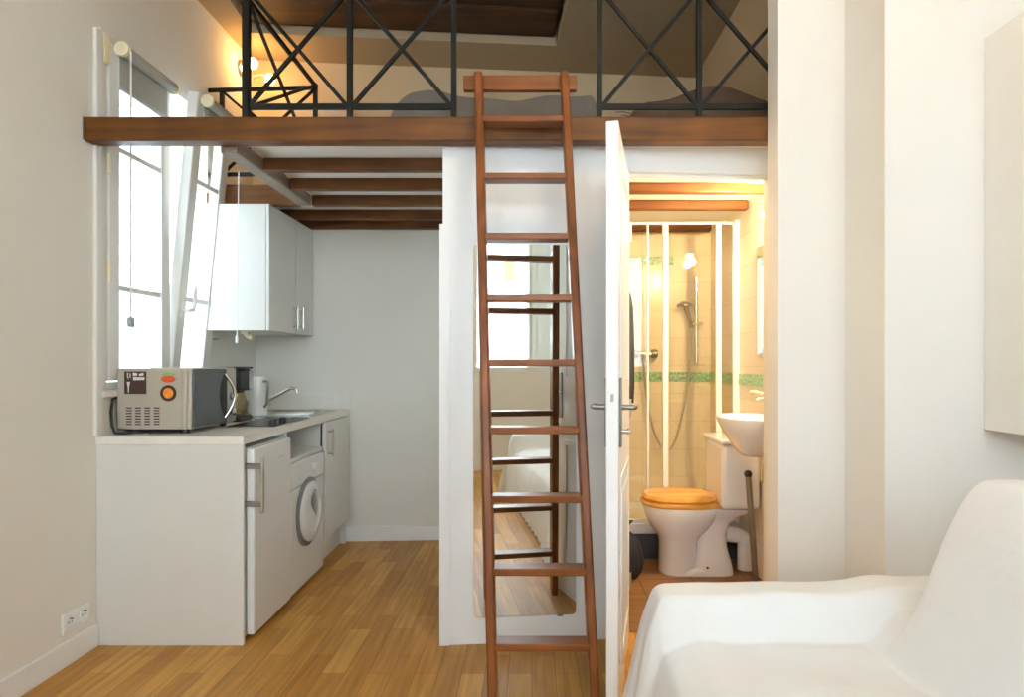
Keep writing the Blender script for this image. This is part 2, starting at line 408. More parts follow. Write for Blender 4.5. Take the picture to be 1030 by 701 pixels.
# ------------------------------------------------------------------ loft railing
ZR0, ZR1 = 2.31, 2.80
YR = 2.73
def rail_bar(name, p0, p1, w_, h_, root): return MB().bar(p0, p1, w_, h_).build(name, M['iron'], root)
def panel(root, p0, p1):
    a, b = Vector(p0), Vector(p1)
    d = (b-a).normalized()*.008
    rail_bar('brace', a+d+Vector((0,0,ZR0)), b-d+Vector((0,0,ZR1)), .012, .016, root)
    n = Vector((d.y, -d.x, 0)).normalized()*.004
    rail_bar('brace', a+d+n+Vector((0,0,ZR1)), b-d+n+Vector((0,0,ZR0)), .012, .016, root)
def post(root, x, y, z0=2.254, z1=None, w_=.022):
    B(x-w_/2, x+w_/2, y-w_/2, y+w_/2, z0, z1 or ZR1+.012).build('post', M['iron'], root)
xs = [-1.215, -.775, -.332]
r1 = thing('loft_railing', (-.775, YR, 2.254), 'black iron loft railing with crossed braces left of the ladder', 'railing', 'front loft railings')
for i, x in enumerate(xs): post(r1, x, YR, w_=.028 if i == 0 else .022)
for z in (ZR0, ZR1): rail_bar('rail', (xs[0]+.012, YR, z), (xs[2]-.01, YR, z), .014, .024, r1)
for a, b in zip(xs, xs[1:]): panel(r1, (a, YR, 0), (b, YR, 0))
xs2 = [.288, .711, 1.15]
r2 = thing('loft_railing', (.71, YR, 2.254), 'black iron loft railing with crossed braces right of the ladder', 'railing', 'front loft railings')
for x in xs2: post(r2, x, YR)
for z in (ZR0, ZR1): rail_bar('rail', (xs2[0]+.01, YR, z), (xs2[2]-.01, YR, z), .014, .024, r2)
for a, b in zip(xs2, xs2[1:]): panel(r2, (a, YR, 0), (b, YR, 0))
YG = 3.725
r3 = thing('window_opening_guard', (-1.5, YG, 2.25), 'black iron guard rail returning around the window opening, beneath the wall lamp', 'railing')
xg = -1.235
post(r3, xg, 3.66); 
post(r3, -1.80, YG, z0=2.25)
for z in (ZR0, ZR1):
    rail_bar('rail', (xg, YR+.016, z), (xg, 3.66, z), .014, .022, r3)
    rail_bar('rail', (xg, 3.68, z), (XL+.004, 3.72, z), .014, .022, r3)
rail_bar('brace', (xg, YR+.02, ZR0), (xg, 3.65, ZR1), .012, .014, r3)
rail_bar('brace', (xg+.008, YR+.02, ZR1), (xg+.008, 3.65, ZR0), .012, .014, r3)
rail_bar('brace', (xg, 3.68, ZR1), (-1.80, YG-.008, ZR0), .012, .014, r3)
rail_bar('brace', (xg, 3.68, ZR0), (-1.80, YG-.016, ZR1), .012, .014, r3)

# ------------------------------------------------------------------ ladder
def lad(z): return 2.22+.196*z
def ladx(z): return .043-.086*z/2.4
lr = thing('loft_ladder', (.043, 2.22, 0), 'reddish brown wooden ladder leaning on the loft beam', 'ladder')
for s_ in (-1, 1):
    dx = s_*.177
    m = MB()
    z1 = 2.41
    m.bar((ladx(0)+dx, lad(0), 0.0), (ladx(z1)+dx, lad(z1)-.035, z1), .034, .075, up=(0, 1, 0))
    o = m.build('side_rail', M['ladderZ'], lr, bevel=.008)
for z in (2.207, 1.963, 1.715, 1.469, 1.22, .97, .7256, .4775, .23):
    x = ladx(z); y = lad(z)-.03*z/2.4
    B(x-.166, x+.166, y-.038, y+.038, z-.013, z+.013).build('tread', M['ladderX'], lr, bevel=.004)
B(-.285, .187, 2.665, 2.695, 2.354, 2.417).build('top_board', M['ladderX'], lr, bevel=.004)

# ------------------------------------------------------------------ mirror on the partition
mr = thing('wall_mirror', uv(.345, 0, .117), 'tall frameless mirror on the white partition behind the ladder', 'mirror')
m = MBR()
u0, u1, z0, z1, rc = .132, .580, .117, 1.737, .02
poly = []
for cx, cz, a0 in ((u1-rc, z0+rc, -90), (u1-rc, z1-rc, 0), (u0+rc, z1-rc, 90), (u0+rc, z0+rc, 180)):
    for k in range(5):
        a = math.radians(a0+k*22.5); poly.append((cx+rc*math.cos(a), -.0065, cz+rc*math.sin(a)))
m.prism(poly, (0, .006, 0))
m.build('mirror_glass', M['mirror'], mr)
for u in (.2, .51):
    m = MBR(); m.box(u-.012, u+.012, -.009, -.001, z0-.006, z0+.008); m.build('clip', M['chrome'], mr)

# ------------------------------------------------------------------ bathroom door
hinge = Vector((.431, 2.84, 0)); near = Vector((.291, 2.154, 0))
dd = (near-hinge); DW = dd.length; ang = math.atan2(dd.y, dd.x)
TD = Matrix.Translation(hinge) @ Matrix.Rotation(ang, 4, 'Z')     # local x along leaf, local +y = right-facing (bathroom) side
def MBD():
    m = MB(); m.T = TD; return m
dr = sroot('door_1', hinge, 'white panelled bathroom door standing open towards the ladder')
m = MBD(); t = .021
m.box(0, DW, -t*2+.0, 0, .008, 2.035)
leaf = m.build('leaf', M['white'], dr, bevel=.003)
for sgn, y0 in ((1, 0.0), (-1, -2*t)):
    for (z0, z1) in ((.16, .82), (1.12, 1.93)):
        m = MBD()
        e = .006*sgn
        for (a0, a1, b0, b1) in ((.10, DW-.10, z0, z0+.03), (.10, DW-.10, z1-.03, z1), (.10, .13, z0+.03, z1-.03), (DW-.13, DW-.10, z0+.03, z1-.03)):
            m.box(a0, a1, min(y0, y0+e), max(y0, y0+e), b0, b1)
        m.box(.17, DW-.17, min(y0, y0+e*.7), max(y0, y0+e*.7), z0+.07, z1-.07)
        m.build('panel_moulding', M['white'], dr, bevel=.002)
    pm = MBD(); a = y0; b = y0+.008*sgn
    pm.box(DW-.075, DW-.035, min(a, b), max(a, b), .93, 1.17)
    pl = pm.build('handle_plate', M['darksteel'], dr, bevel=.003)
    hm = MBD(); yy = y0+.045*sgn
    hm.tube([(DW-.055, y0+.006*sgn, 1.068), (DW-.055, yy, 1.068), (DW-.075, yy+.008*sgn, 1.068), (DW-.17, yy+.006*sgn, 1.066)], [.010, .0095, .009, .008])
    hm.build('lever_handle', M['darksteel'], dr, smooth=True)
    if sgn > 0:
        km = MBD(); km.tube([(DW-.055, .006, .985), (DW-.055, .035, .985)], .008); km.tube([(DW-.055, .033, .975), (DW-.055, .033, .995)], .007)
        km.build('thumb_turn', M['chrome'], dr, smooth=True)
lm = MBD(); lm.box(DW-.0005, DW+.001, -.033, -.009, .94, 1.16); lm.build('lock_plate', M['white'], dr)
lm = MBD(); lm.box(DW, DW+.006, -.026, -.016, 1.09, 1.115); lm.build('latch', M['darksteel'], dr)
for z in (.25, 1.02, 1.8):
    hm = MBD(); hm.tube([(-.006, .004, z-.04), (-.006, .004, z+.04)], .006); hm.build('hinge', M['steel'], dr)

# ------------------------------------------------------------------ kitchen window (wall left): fixed frame, closed leaf, tilted leaf
wr = sroot('window_1', (XL, 3.26, 1.1), 'tall white kitchen window with one leaf tilted inwards')
m = MB(); x0, x1 = XL-.075, XL+.004
m.box(x0, x1, W1[0], W1[0]+.045, W1[2], W1[3]); m.box(x0, x1, W1[1]-.035, W1[1], W1[2], W1[3])
m.box(x0, x1, W1[0]+.045, W1[1]-.035, W1[2], W1[2]+.03); m.box(x0, x1, W1[0]+.045, W1[1]-.035, W1[3]-.04, W1[3])
m.build('frame', M['winwhite'], wr, bevel=.004)
def sash(y0, y1, z0, z1, T, nm):
    """leaf in local coordinates: x thickness, pivot at (XL, z0)"""
    def S():
        q = MB(); q.T = T; return q
    a, b = XL-.045, XL+.012
    m = S(); st = .075; sb_ = .05
    m.box(a, b, y0, y0+st, z0, z1); m.box(a, b, y1-st, y1, z0, z1)
    m.box(a, b, y0+st, y1-st, z0, z0+sb_); m.box(a, b, y0+st, y1-st, z1-sb_, z1)
    s_ = m.build(nm, M['winwhite'], wr, bevel=.006)
    g = S(); g.box(XL-.022, XL-.014, y0+st-.006, y1-st+.006, z0+sb_-.006, z1-sb_+.006); g.build('pane', M['glass'], s_)
    for z in (1.56, 2.19):
        q = S(); q.box(a+.008, b-.008, y0+st, y1-st, z-.012, z+.012); q.build('glazing_bar', M['winwhite'], s_)
    return s_
s1 = sash(2.835, 3.315, 1.14, 2.635, Matrix.Identity(4), 'closed_leaf')
piv = Vector((XL, 0, 1.14))
TS = Matrix.Translation(piv) @ Matrix.Rotation(math.radians(5.4), 4, 'Y') @ Matrix.Translation(-piv)
s2 = sash(3.325, 3.705, 1.14, 2.635, TS, 'tilted_leaf')
m = MB(); m.T = TS
m.tube([(XL+.012, 3.365, 1.50), (XL+.045, 3.365, 1.50), (XL+.055, 3.39, 1.505), (XL+.055, 3.40, 1.53), (XL+.052, 3.40, 1.63)], [.011, .01, .01, .01, .009])
m.box(XL+.010, XL+.018, 3.35, 3.38, 1.46, 1.54)
m.build('window_handle', M['white_plastic'], s2, smooth=True)
for z in (1.62, 2.10):
    m = MB(); m.tube([(XL+.016, 2.828, z-.045), (XL+.016, 2.828, z+.045)], .009); m.build('hinge', M['bracket'], s1, smooth=True)
m = MB(); m.bar((XL+.012, 3.712, 2.5), (XL+.10, 3.712, 2.50), .008, .014); m.build('tilt_stay', M['steel'], wr)

def blind(y0, y1, zc, T, label, drop, chain):
    def S():
        q = MB(); q.T = T; return q
    r = thing('roller_blind', T @ Vector((XL+.05, (y0+y1)/2, zc)), label, 'blind', 'roller blinds on the kitchen window')
    q = S(); q.lathe([(.026, y0+.02), (.026, y1-.02)], (XL+.047, 0, zc), 'Y', 20); q.build('roller', M['blind'], r, smooth=True)
    for y, nm in ((y0, 'end_cap'), (y1-.02, 'end_cap')):
        q = S(); q.lathe([(.012, y), (.033, y+.002), (.033, y+.018), (.03, y+.02)], (XL+.047, 0, zc), 'Y', 20); q.build(nm, M['bracket'], r, smooth=True)
    q = S(); q.box(XL+.020, XL+.022, y0+.03, y1-.03, zc-drop, zc); q.build('fabric', M['blind'], r)
    q = S(); q.box(XL+.0155, XL+.0265, y0+.028, y1-.028, zc-drop-.018, zc-drop); q.build('bottom_bar', M['grey_plastic'], r, bevel=.003)
    if chain:
        q = S(); yy = y0+.012
        q.tube([(XL+.082, yy, zc+.01), (XL+.082, yy, chain)], .0022, 6); q.tube([(XL+.074, yy+.02, zc), (XL+.074, yy+.02, chain)], .0022, 6); q.build('pull_chain', M['white_plastic'], r)
        q = S(); q.box(XL+.068, XL+.088, yy-.005, yy+.026, chain-.04, chain+.005); q.build('chain_weight', M['grey_plastic'], r, bevel=.004)
    return r
blind(2.86, 3.30, 2.625, Matrix.Identity(4), 'grey roller blind at the top of the closed window leaf, with long pull chain', .155, 1.42)
blind(3.345, 3.69, 2.60, TS, 'small grey roller blind at the top of the tilted window leaf', .06, 0)
tag(B(XL+.0005, XL+.022, 2.79, 2.825, 2.53, 2.66).build('blind_bracket', M['bracket'], bevel=.003), 'yellowed cream bracket on the window frame above the beam', 'bracket')

# pull cord
pc = thing('pull_cord', (-1.655, 3.60, 1.33), 'white pull cord with small toggle hanging before the wall cupboard', 'cord')
MB().tube([(-1.655, 3.62, 2.30), (-1.655, 3.605, 1.8), (-1.655, 3.60, 1.37)], .0025, 6).build('string', M['white_plastic'], pc)
MB().lathe([(.004, .0), (.009, .005), (.009, .03), (.005, .045)], (-1.655, 3.60, 1.33), 'Z', 12).build('toggle', M['white_plastic'], pc, smooth=True)

# ------------------------------------------------------------------ kitchenette
tag(B(XL+.001, -1.245, 2.766, 2.784, 0, .868).build('end_panel', M['lam'], bevel=.002), 'plain white end panel closing the near side of the kitchenette', 'panel')
wt = thing('worktop', (-1.56, 3.55, .868), 'cream laminate worktop running along the window wall', 'worktop')
# worktop with a hole for the sink
m = MB()
SX0, SX1, SY0, SY1 = -1.74, -1.36, 3.83, 4.23
m.box(XL+.001, -1.243, 2.762, SY0, .868, .902); m.box(XL+.001, SX0, SY0, SY1, .868, .902); m.box(SX1, -1.243, SY0, SY1, .868, .902)
m.box(XL+.001, -1.243, SY1, 4.36, .868, .902)
m.build('slab', M['counter'], wt)
struct(B(XL+.001, XL+.015, 3.76, 4.36, .902, .99).build('trim_6', M['counter']), 'cream upstand strip behind the sink')
q = MB(); q.T = TB; q.box(-1.26, -.645, -.014, -.001, .905, 1.02)
struct(q.build('trim_7', M['counter']), 'cream upstand strip at the end of the worktop')
# fridge
fr = thing('fridge', (-1.55, 3.02, 0), 'white under-counter fridge with steel bar handle', 'fridge')
B(-1.83, -1.255, 2.80, 3.235, .02, .845).build('cabinet', M['appl'], fr, bevel=.004)
B(-1.250, -1.214, 2.803, 3.235, .03, .845).build('door', M['appl'], fr, bevel=.008, seg=3)
for z in (.77, .605): B(-1.248, -1.178, 2.788, 2.802, z-.012, z+.012).build('handle_bracket', M['darksteel'], fr, bevel=.002)
MB().tube([(-1.176, 2.797, .565), (-1.176, 2.797, .81)], .009, 12).build('handle_bar', M['steel'], fr, smooth=True)
B(-1.2145, -1.2130, 3.08, 3.15, .765, .772).build('badge', M['grey_plastic'], fr)
for x in (-1.78, -1.30):
    for y in (2.84, 3.19): MB().lathe([(.018, 0), (.018, .021)], (x, y, 0), 'Z', 12).build('foot', M['black'], fr)
# washing machine
wm = thing('washing_machine', (-1.5, 3.55, 0), 'compact white front-loading washing machine under an open niche', 'washing machine')
B(-1.70, -1.25, 3.29, 3.80, .015, .698).build('cabinet', M['appl'], wm, bevel=.005)
B(-1.250, -1.234, 3.29, 3.80, .02, .56).build('front_panel', M['appl'], wm, bevel=.005)
B(-1.250, -1.230, 3.29, 3.80, .565, .697).build('control_panel', M['appl'], wm, bevel=.006)
B(-1.232, -1.226, 3.305, 3.46, .60, .67).build('detergent_drawer', M['appl'], wm, bevel=.003)
MB().lathe([(.026, 0), (.026, .014), (.02, .02)], (-1.231, 3.62, .635), 'X', 24).build('dial', M['appl'], wm, smooth=True)
cW = (-1.235, 3.535, .405)
MB().lathe([(.185, 0), (.185, .010), (.165, .016), (.150, .012), (.150, 0)], cW, 'X', 48).build('door_ring', M['ringgrey'], wm, smooth=True)
MB().lathe([(.163, .014), (.163, .026), (.15, .034), (.118, .034), (.112, .026), (.112, .012)], cW, 'X', 48).build('porthole_door', M['appl'], wm, smooth=True)
MB().lathe([(.113, .010), (.10, .022), (.06, .03), (.0, .033)], cW, 'X', 40).build('porthole_glass', M['lens'], wm, smooth=True)
# white S-shaped handle cover over the near half of the porthole
pts = []
for k in range(17):
    a = math.radians(90+180*k/16); pts.append((-1.209, cW[1]+.118*math.cos(a), cW[2]+.118*math.sin(a)))
for k in range(1, 12):
    s_ = k/12; pts.append((-1.209, cW[1]+.045*math.sin(2*PI*s_), cW[2]-.118+.236*s_))
MB().prism(pts, (.009, 0, 0)).build('door_handle_cover', M['appl'], wm, bevel=.003)
for x in (-1.66, -1.29):
    for y in (3.33, 3.76): MB().lathe([(.018, 0), (.018, .017)], (x, y, 0), 'Z', 12).build('foot', M['black'], wm)
# open niche + panel beside it
nc = thing('niche_shelf', (-1.5, 3.55, .70), 'open white shelf niche between washing machine and worktop', 'shelf')
B(-1.86, -1.245, 3.262, 3.812, .702, .722).build('shelf_board', M['lam'], nc, bevel=.002)
B(-1.86, -1.245, 3.245, 3.261, .0, .866).build('side_board', M['lam'], nc, bevel=.001)
B(-1.87, -1.86, 3.262, 3.812, .722, .866).build('back_board', M['lam'], nc)
# sink cabinet
sk = thing('sink_cabinet', (-1.55, 4.05, 0), 'white base cupboard under the sink with one tall door', 'cupboard')
m = MB(); m.box(XL+.002, -1.262, 3.815, 3.833, 0, .867); m.box(XL+.002, -1.262, 4.335, 4.352, 0, .867); m.box(XL+.002, -1.30, 3.833, 4.335, .15, .167)
m.build('carcass', M['lam'], sk)
B(-1.258, -1.238, 3.845, 4.352, .165, .862).build('door', M['lam'], sk, bevel=.003)
B(-1.312, -1.298, 3.833, 4.345, 0, .15).build('plinth', M['lam'], sk)
m = MB(); m.tube([(-1.206, 3.895, .655), (-1.206, 3.895, .82)], .006, 10)
for z in (.67, .805): m.tube([(-1.239, 3.895, z), (-1.206, 3.895, z)], .005, 8)
m.build('handle', M['steel'], sk, smooth=True)
# sink
sn = thing('sink', (-1.55, 3.93, .902), 'inset stainless steel sink at the far end of the worktop', 'sink')
m = MB(); r_ = .022
def rim(x0, x1, y0, y1, z, r, n=6):
    out = []
    for cx, cy, a0 in ((x1-r, y0+r, -90), (x1-r, y1-r, 0), (x0+r, y1-r, 90), (x0+r, y0+r, 180)):
        for k in range(n):
            a = math.radians(a0+90*k/(n-1)); out.append((cx+r*math.cos(a), cy+r*math.sin(a), z))
    return out
R_ = [rim(-1.80, -1.30, 3.80, 4.27, .9025, .03), rim(-1.80, -1.30, 3.80, 4.27, .907, .03), rim(-1.725, -1.375, 3.845, 4.215, .905, .05), rim(-1.715, -1.385, 3.855, 4.205, .885, .05), rim(-1.70, -1.40, 3.87, 4.19, .77, .06), rim(-1.68, -1.42, 3.90, 4.17, .76, .05)]
rows = [[m._v(p) for p in ring] for ring in R_]
for q, w in zip(rows, rows[1:]):
    for k in range(len(q)): m._f([q[k], q[(k+1) % len(q)], w[(k+1) % len(q)], w[k]])
m._f(rows[-1])
m.build('bowl', M['steel'], sn, smooth=True)
MB().lathe([(.03, 0), (.034, .003), (.02, .004), (0, .002)], (-1.55, 4.03, .760), 'Z', 20).build('drain', M['chrome'], sn, smooth=True)
fc = thing('faucet', (-1.64, 3.80, .907), 'chrome mixer tap with a raised angled spout', 'tap')
MB().lathe([(.03, 0), (.03, .006), (.022, .012), (.022, .055), (.018, .06)], (-1.765, 3.96, .907), 'Z', 20).build('base', M['chrome'], fc, smooth=True)
MB().tube([(-1.765, 3.96, .945), (-1.71, 3.96, .955), (-1.62, 3.96, .995), (-1.54, 3.96, 1.04), (-1.49, 3.96, 1.066), (-1.455, 3.96, 1.062), (-1.448, 3.96, 1.035)], [.014, .013, .012, .011, .011, .011, .010], 12).build('spout', M['chrome'], fc, smooth=True)
MB().tube([(-1.765, 3.96, .962), (-1.74, 3.94, .985), (-1.68, 3.93, .985), (-1.60, 3.92, .965)], [.012, .009, .008, .007], 10).build('lever', M['chrome'], fc, smooth=True)
# hob
hb = thing('hob', (-1.52, 3.33, .902), 'black ceramic hob set into the worktop behind the microwave', 'hob')
B(-1.508, -1.272, 3.17, 3.66, .9035, .910).build('glass_top', M['hob'], hb, bevel=.002)
B(-1.512, -1.268, 3.166, 3.664, .9025, .9065).build('sunlit_rim', M['steel'], hb)  # thin steel edge added to give a sunlit strip around the hob
for y in (3.30, 3.42): MB().lathe([(.018, 0), (.017, .018), (.013, .021)], (-1.33, y, .910), 'Z', 20).build('knob', M['black'], hb, smooth=True)
for c_, r0 in (((-1.40, 3.55), .068),): MB().lathe([(r0, 0), (r0, .0012), (r0-.004, .0016), (r0-.006, .0012), (r0-.006, 0)], (c_[0], c_[1], .910), 'Z', 40).build('cooking_zone', M['grey_plastic'], hb)
# microwave
mw = thing('microwave', (-1.69, 3.08, .902), 'silver microwave oven with stickers on its side, standing by the window', 'microwave')
X0, X1, Y0, Y1, Z0, Z1 = -1.858, -1.545, 2.87, 3.29, .922, 1.197
m = MB()
prof = [(X0, Z0), (X1, Z0), (X1, Z1), (X0, Z1)]
B(X0, X1, Y0, Y1, Z0, Z1).build('body', M['mwbody'], mw, bevel=.006)
B(X1, X1+.020, Y0+.002, Y1-.002, Z0, Z1).build('front_frame', M['mwbody'], mw, bevel=.005)
B(X1+.0205, X1+.030, Y0+.006, Y0+.315, Z0+.006, Z1-.004).build('door', M['mwdoor'], mw, bevel=.004)
# recessed dark lens behind the handle
pts = []
for k in range(13):
    a = PI*k/12; pts.append((X1+.0305, Y0+.285-.045*math.sin(a), Z0+.04+.2*(k/12)))
pts.append((X1+.0305, Y0+.312, Z0+.24)); pts.append((X1+.0305, Y0+.312, Z0+.04))
MB().prism(pts, (.002, 0, 0)).build('handle_recess', M['black'], mw)
MB().tube([(X1+.03+.038*math.sin(PI*k/12), Y0+.295+.025*math.sin(PI*k/12), Z0+.03+.215*k/12) for k in range(13)], .0075, 10).build('handle', M['chrome'], mw, smooth=True)
cp = B(X1+.0205, X1+.028, Y0+.320, Y1-.004, Z0+.006, Z1-.004).build('control_panel', M['steel'], mw, bevel=.002)
for z in (Z0+.055, Z0+.13): MB().lathe([(.024, 0), (.022, .016), (.018, .018)], (X1+.028, Y0+.365, z), 'X', 24).build('dial', M['chrome'], mw, smooth=True)
for x in (X0+.04, X1-.02):
    for y in (Y0+.03, Y1-.04): MB().lathe([(.014, 0), (.016, .021)], (x, y, .902), 'Z', 12).build('foot', M['black'], mw)
MB().tube([(X0+.004, Y0+.02, 1.07), (X0-.010, Y0-.012, 1.06), (X0-.012, Y0-.02, 1.0), (X0-.006, Y0-.022, .94), (X0+.01, Y0-.03, .909), (X0+.06, Y0-.02, .907), (X0+.12, Y0+.03, .907)], .006, 8).build('cord', M['black'], mw, smooth=True)
pxm = 1/225.0   # metres per unit of sticker layout
def side(px, py, d=0): return (-1.858+(px-116)*pxm, Y0-.0006-d, 1.197-(py-370)*pxm)
def sidebox(a, b, c, e, d, nm, mat, th=.0008, parent=None):
    p = side(a, e, d); q = side(b, c, d)
    return B(p[0], q[0], p[1]-th, p[1], p[2], q[2]).build(nm, mat, parent or mw)
st = sidebox(123.8, 146, 373.3, 396, 0, 'black_sticker', M['brownprint'])
st['label'] = 'square black sticker with white print'
m = MB()
def wprint(poly): m.prism([side(a, b, .0010) for a, b in poly], (0, .0004, 0))
wprint([(126.5, 375), (128, 374.5), (127.6, 378), (128.4, 381.5), (126.8, 379.5)])
wprint([(129.4, 374.6), (130.4, 376), (130.2, 380.5), (129.2, 379)])
wprint([(126.3, 383.8), (129.8, 383.8), (128.6, 389), (128.4, 394.5), (127.6, 394.5), (127.4, 389)])
wprint([(132.3, 374.5), (137, 375.2), (136.6, 377.6), (132.6, 378)])
wprint([(138, 376), (143, 374.6), (143.4, 377.4), (139.5, 378)])
wprint([(132.5, 378.8), (144.4, 379.2), (144, 381.9), (132.8, 382.2)])
m.build('white_print', M['paper'], st)
for (a, b, nm, mat, d) in ((8.2, 8.2, 'round_sticker', M['brownprint'], 0), (5.2, 5.2, 'sticker_centre', M['orange'], .001)):
    c = side(168, 395.2, d); rr = a*pxm
    MB().lathe([(rr, 0), (rr, -.0008)], c, 'Y', 32).build(nm, mat, mw)
c = side(168, 381, 0)
MB().prism([(c[0]+7.4*pxm*math.cos(2*PI*k/24), c[1], c[2]+3.6*pxm*math.sin(2*PI*k/24)) for k in range(24)], (0, -.0008, 0)).build('oval_sticker', M['redprint'], mw)
MB().prism([(c[0]+7.2*pxm*math.cos(PI*k/12), c[1], c[2]+(3.2+3.8*math.sin(PI*k/12))*pxm) for k in range(13)], (0, -.0008, 0)).build('green_sticker', M['greenprint'], mw)
for i, px in enumerate((125.5, 134.6, 144, 153.4)):
    m = MB()
    for j in range(7):
        p = side(px, 409.5+j*2.75); m.box(p[0], p[0]+5.8*pxm, p[1]-.0005, p[1], p[2]-1.25*pxm, p[2])
    v = m.build('vent_slots', M['brownprint'], mw)
q = side(181.5, 371); B(q[0], q[0]+.0012, Y0-.001, Y0, Z0+.004, Z1-.004).build('seam', M['darksteel'], mw)
# coffee maker
OX, OY = -.068, .06
cf = thing('coffee_maker', (-1.685, 3.53, .902), 'black filter coffee maker between the microwave and the white kettle', 'coffee maker')
CZ = .9025
B(-1.70+OX, -1.50+OX, 3.385+OY, 3.545+OY, CZ, CZ+.03).build('base', M['black'], cf, bevel=.01)
B(-1.70+OX, -1.62+OX, 3.385+OY, 3.545+OY, CZ+.03, CZ+.20).build('tower', M['black'], cf, bevel=.01)
B(-1.70+OX, -1.505+OX, 3.385+OY, 3.545+OY, CZ+.165, CZ+.285).build('filter_housing', M['black'], cf, bevel=.016, seg=3)
B(-1.708+OX, -1.50+OX, 3.38+OY, 3.55+OY, CZ+.285, CZ+.297).build('lid', M['black'], cf, bevel=.005)
B(-1.5045+OX, -1.498+OX, 3.50+OY, 3.543+OY, CZ+.175, CZ+.275).build('front_trim', M['grey_plastic'], cf, bevel=.002)
MB().lathe([(.05, .0), (.057, .02), (.057, .07), (.045, .11), (.04, .125)], (-1.558+OX, 3.465+OY, CZ+.031), 'Z', 28).build('carafe', M['carafe'], cf, smooth=True)
MB().lathe([(.042, 0), (.042, .008)], (-1.558+OX, 3.465+OY, CZ+.156), 'Z', 28).build('carafe_lid', M['black'], cf)
MB().tube([(-1.56+OX, 3.415+OY, CZ+.14), (-1.565+OX, 3.375+OY, CZ+.13), (-1.565+OX, 3.37+OY, CZ+.07), (-1.56+OX, 3.41+OY, CZ+.055)], .008, 8).build('carafe_handle', M['black'], cf, smooth=True)
# kettle
kt = thing('kettle', (-1.52, 3.62, .902), 'slim white electric kettle standing before the tap', 'kettle')
MB().lathe([(.052, 0), (.052, .012), (.047, .016)], (-1.59, 3.725, .9025), 'Z', 32).build('base', M['grey_plastic'], kt, smooth=True)
MB().lathe([(.050, .016), (.051, .03), (.047, .15), (.044, .225), (.038, .238), (.0, .242)], (-1.59, 3.725, .9025), 'Z', 32).build('body', M['white_plastic'], kt, smooth=True)
MB().tube([(-1.548, 3.700, 1.115), (-1.527, 3.695, 1.115), (-1.523, 3.695, 1.08), (-1.527, 3.695, .985), (-1.543, 3.700, .965)], .008, 8).build('handle', M['darksteel'], kt, smooth=True)
MB().prism([(-1.630, 3.690, 1.12), (-1.630, 3.710, 1.12), (-1.657, 3.700, 1.135)], (0, 0, .012)).build('spout', M['white_plastic'], kt)
# upper cupboard
uc = thing('wall_cupboard', (-1.7, 4.02, 1.405), 'white two-door wall cupboard hanging over the sink', 'cupboard')
B(XL+.001, -1.512, 3.64, 4.36, 1.405, 2.124).build('carcass', M['lam'], uc, bevel=.002)
d1 = B(-1.510, -1.490, 3.64, 4.045, 1.405, 2.124).build('door', M['lam'], uc, bevel=.003)
d2 = B(-1.510, -1.490, 4.051, 4.375, 1.405, 2.124).build('door', M['lam'], uc, bevel=.003)
for d_, y in ((d1, 4.005), (d2, 4.10)):
    m = MB(); m.tube([(-1.460, y, 1.43), (-1.460, y, 1.575)], .005, 8)
    for z in (1.445, 1.56): m.tube([(-1.491, y, z), (-1.460, y, z)], .004, 8)
    m.build('handle', M['steel'], d_, smooth=True)
ul = thing('cupboard_light', (-1.70, 3.78, 1.40), 'small yellowed spotlight under the wall cupboard', 'light fitting')
MB().lathe([(.022, 0), (.022, .012)], (-1.70, 3.80, 1.3925), 'Z', 16).build('base', M['bracket'], ul)
MB().tube([(-1.70, 3.80, 1.3925), (-1.685, 3.80, 1.378), (-1.655, 3.80, 1.372)], [.012, .013, .018], 12).build('spot', M['bracket'], ul, smooth=True)
hk = MB().tube([(XL, 3.78, 1.36), (XL+.03, 3.78, 1.36), (XL+.035, 3.78, 1.375)], .006, 8).build('wall_hook', M['grey_plastic'], smooth=True)
tag(hk, 'small grey hook on the wall under the wall cupboard', 'hook')
# socket
so = thing('wall_socket', (XL, 2.635, .172), 'white double wall socket just above the left skirting', 'socket')
B(XL+.0005, XL+.011, 2.555, 2.715, .130, .214).build('plate', M['white_plastic'], so, bevel=.004)
for y in (2.595, 2.675):
    m = MB(); m.lathe([(.028, .0), (.028, .004), (.022, .004), (.020, .0005), (0, .0005)], (XL+.011, y, .172), 'X', 24); o = m.build('socket_ring', M['white_plastic'], so, smooth=True)
    m = MB()
    for dy in (-.009, .009): m.lathe([(.003, 0), (.003, .0012)], (XL+.0113, y+dy, .172), 'X', 10)
    m.lathe([(.0028, 0), (.0028, .012)], (XL+.0113, y, .186), 'X', 10)
    m.build('pin_holes', M['black'], o)

# ------------------------------------------------------------------ right: wall cabinet, sofa
rc_ = thing('wall_cabinet', (1.93, 2.1, .983), 'tall white cabinet hung on the wall beyond the sofa', 'cabinet')
B(1.608, 2.248, 1.95, 2.279, .983, 2.37).build('carcass', M['lam2'], rc_, bevel=.003)
for x0, x1 in ((1.608, 1.926), (1.930, 2.248)):
    d_ = B(x0, x1, 1.930, 1.949, .983, 2.37).build('door', M['lam2'], rc_, bevel=.003)
    xk = x1-.03 if x0 < 1.7 else x0+.03
    MB().tube([(xk, 1.905, 1.2), (xk, 1.905, 1.34)], .005, 8).tube([(xk, 1.905, 1.22), (xk, 1.9305, 1.22)], .004, 8).tube([(xk, 1.905, 1.32), (xk, 1.9305, 1.32)], .004, 8).build('handle', M['steel'], d_, smooth=True)

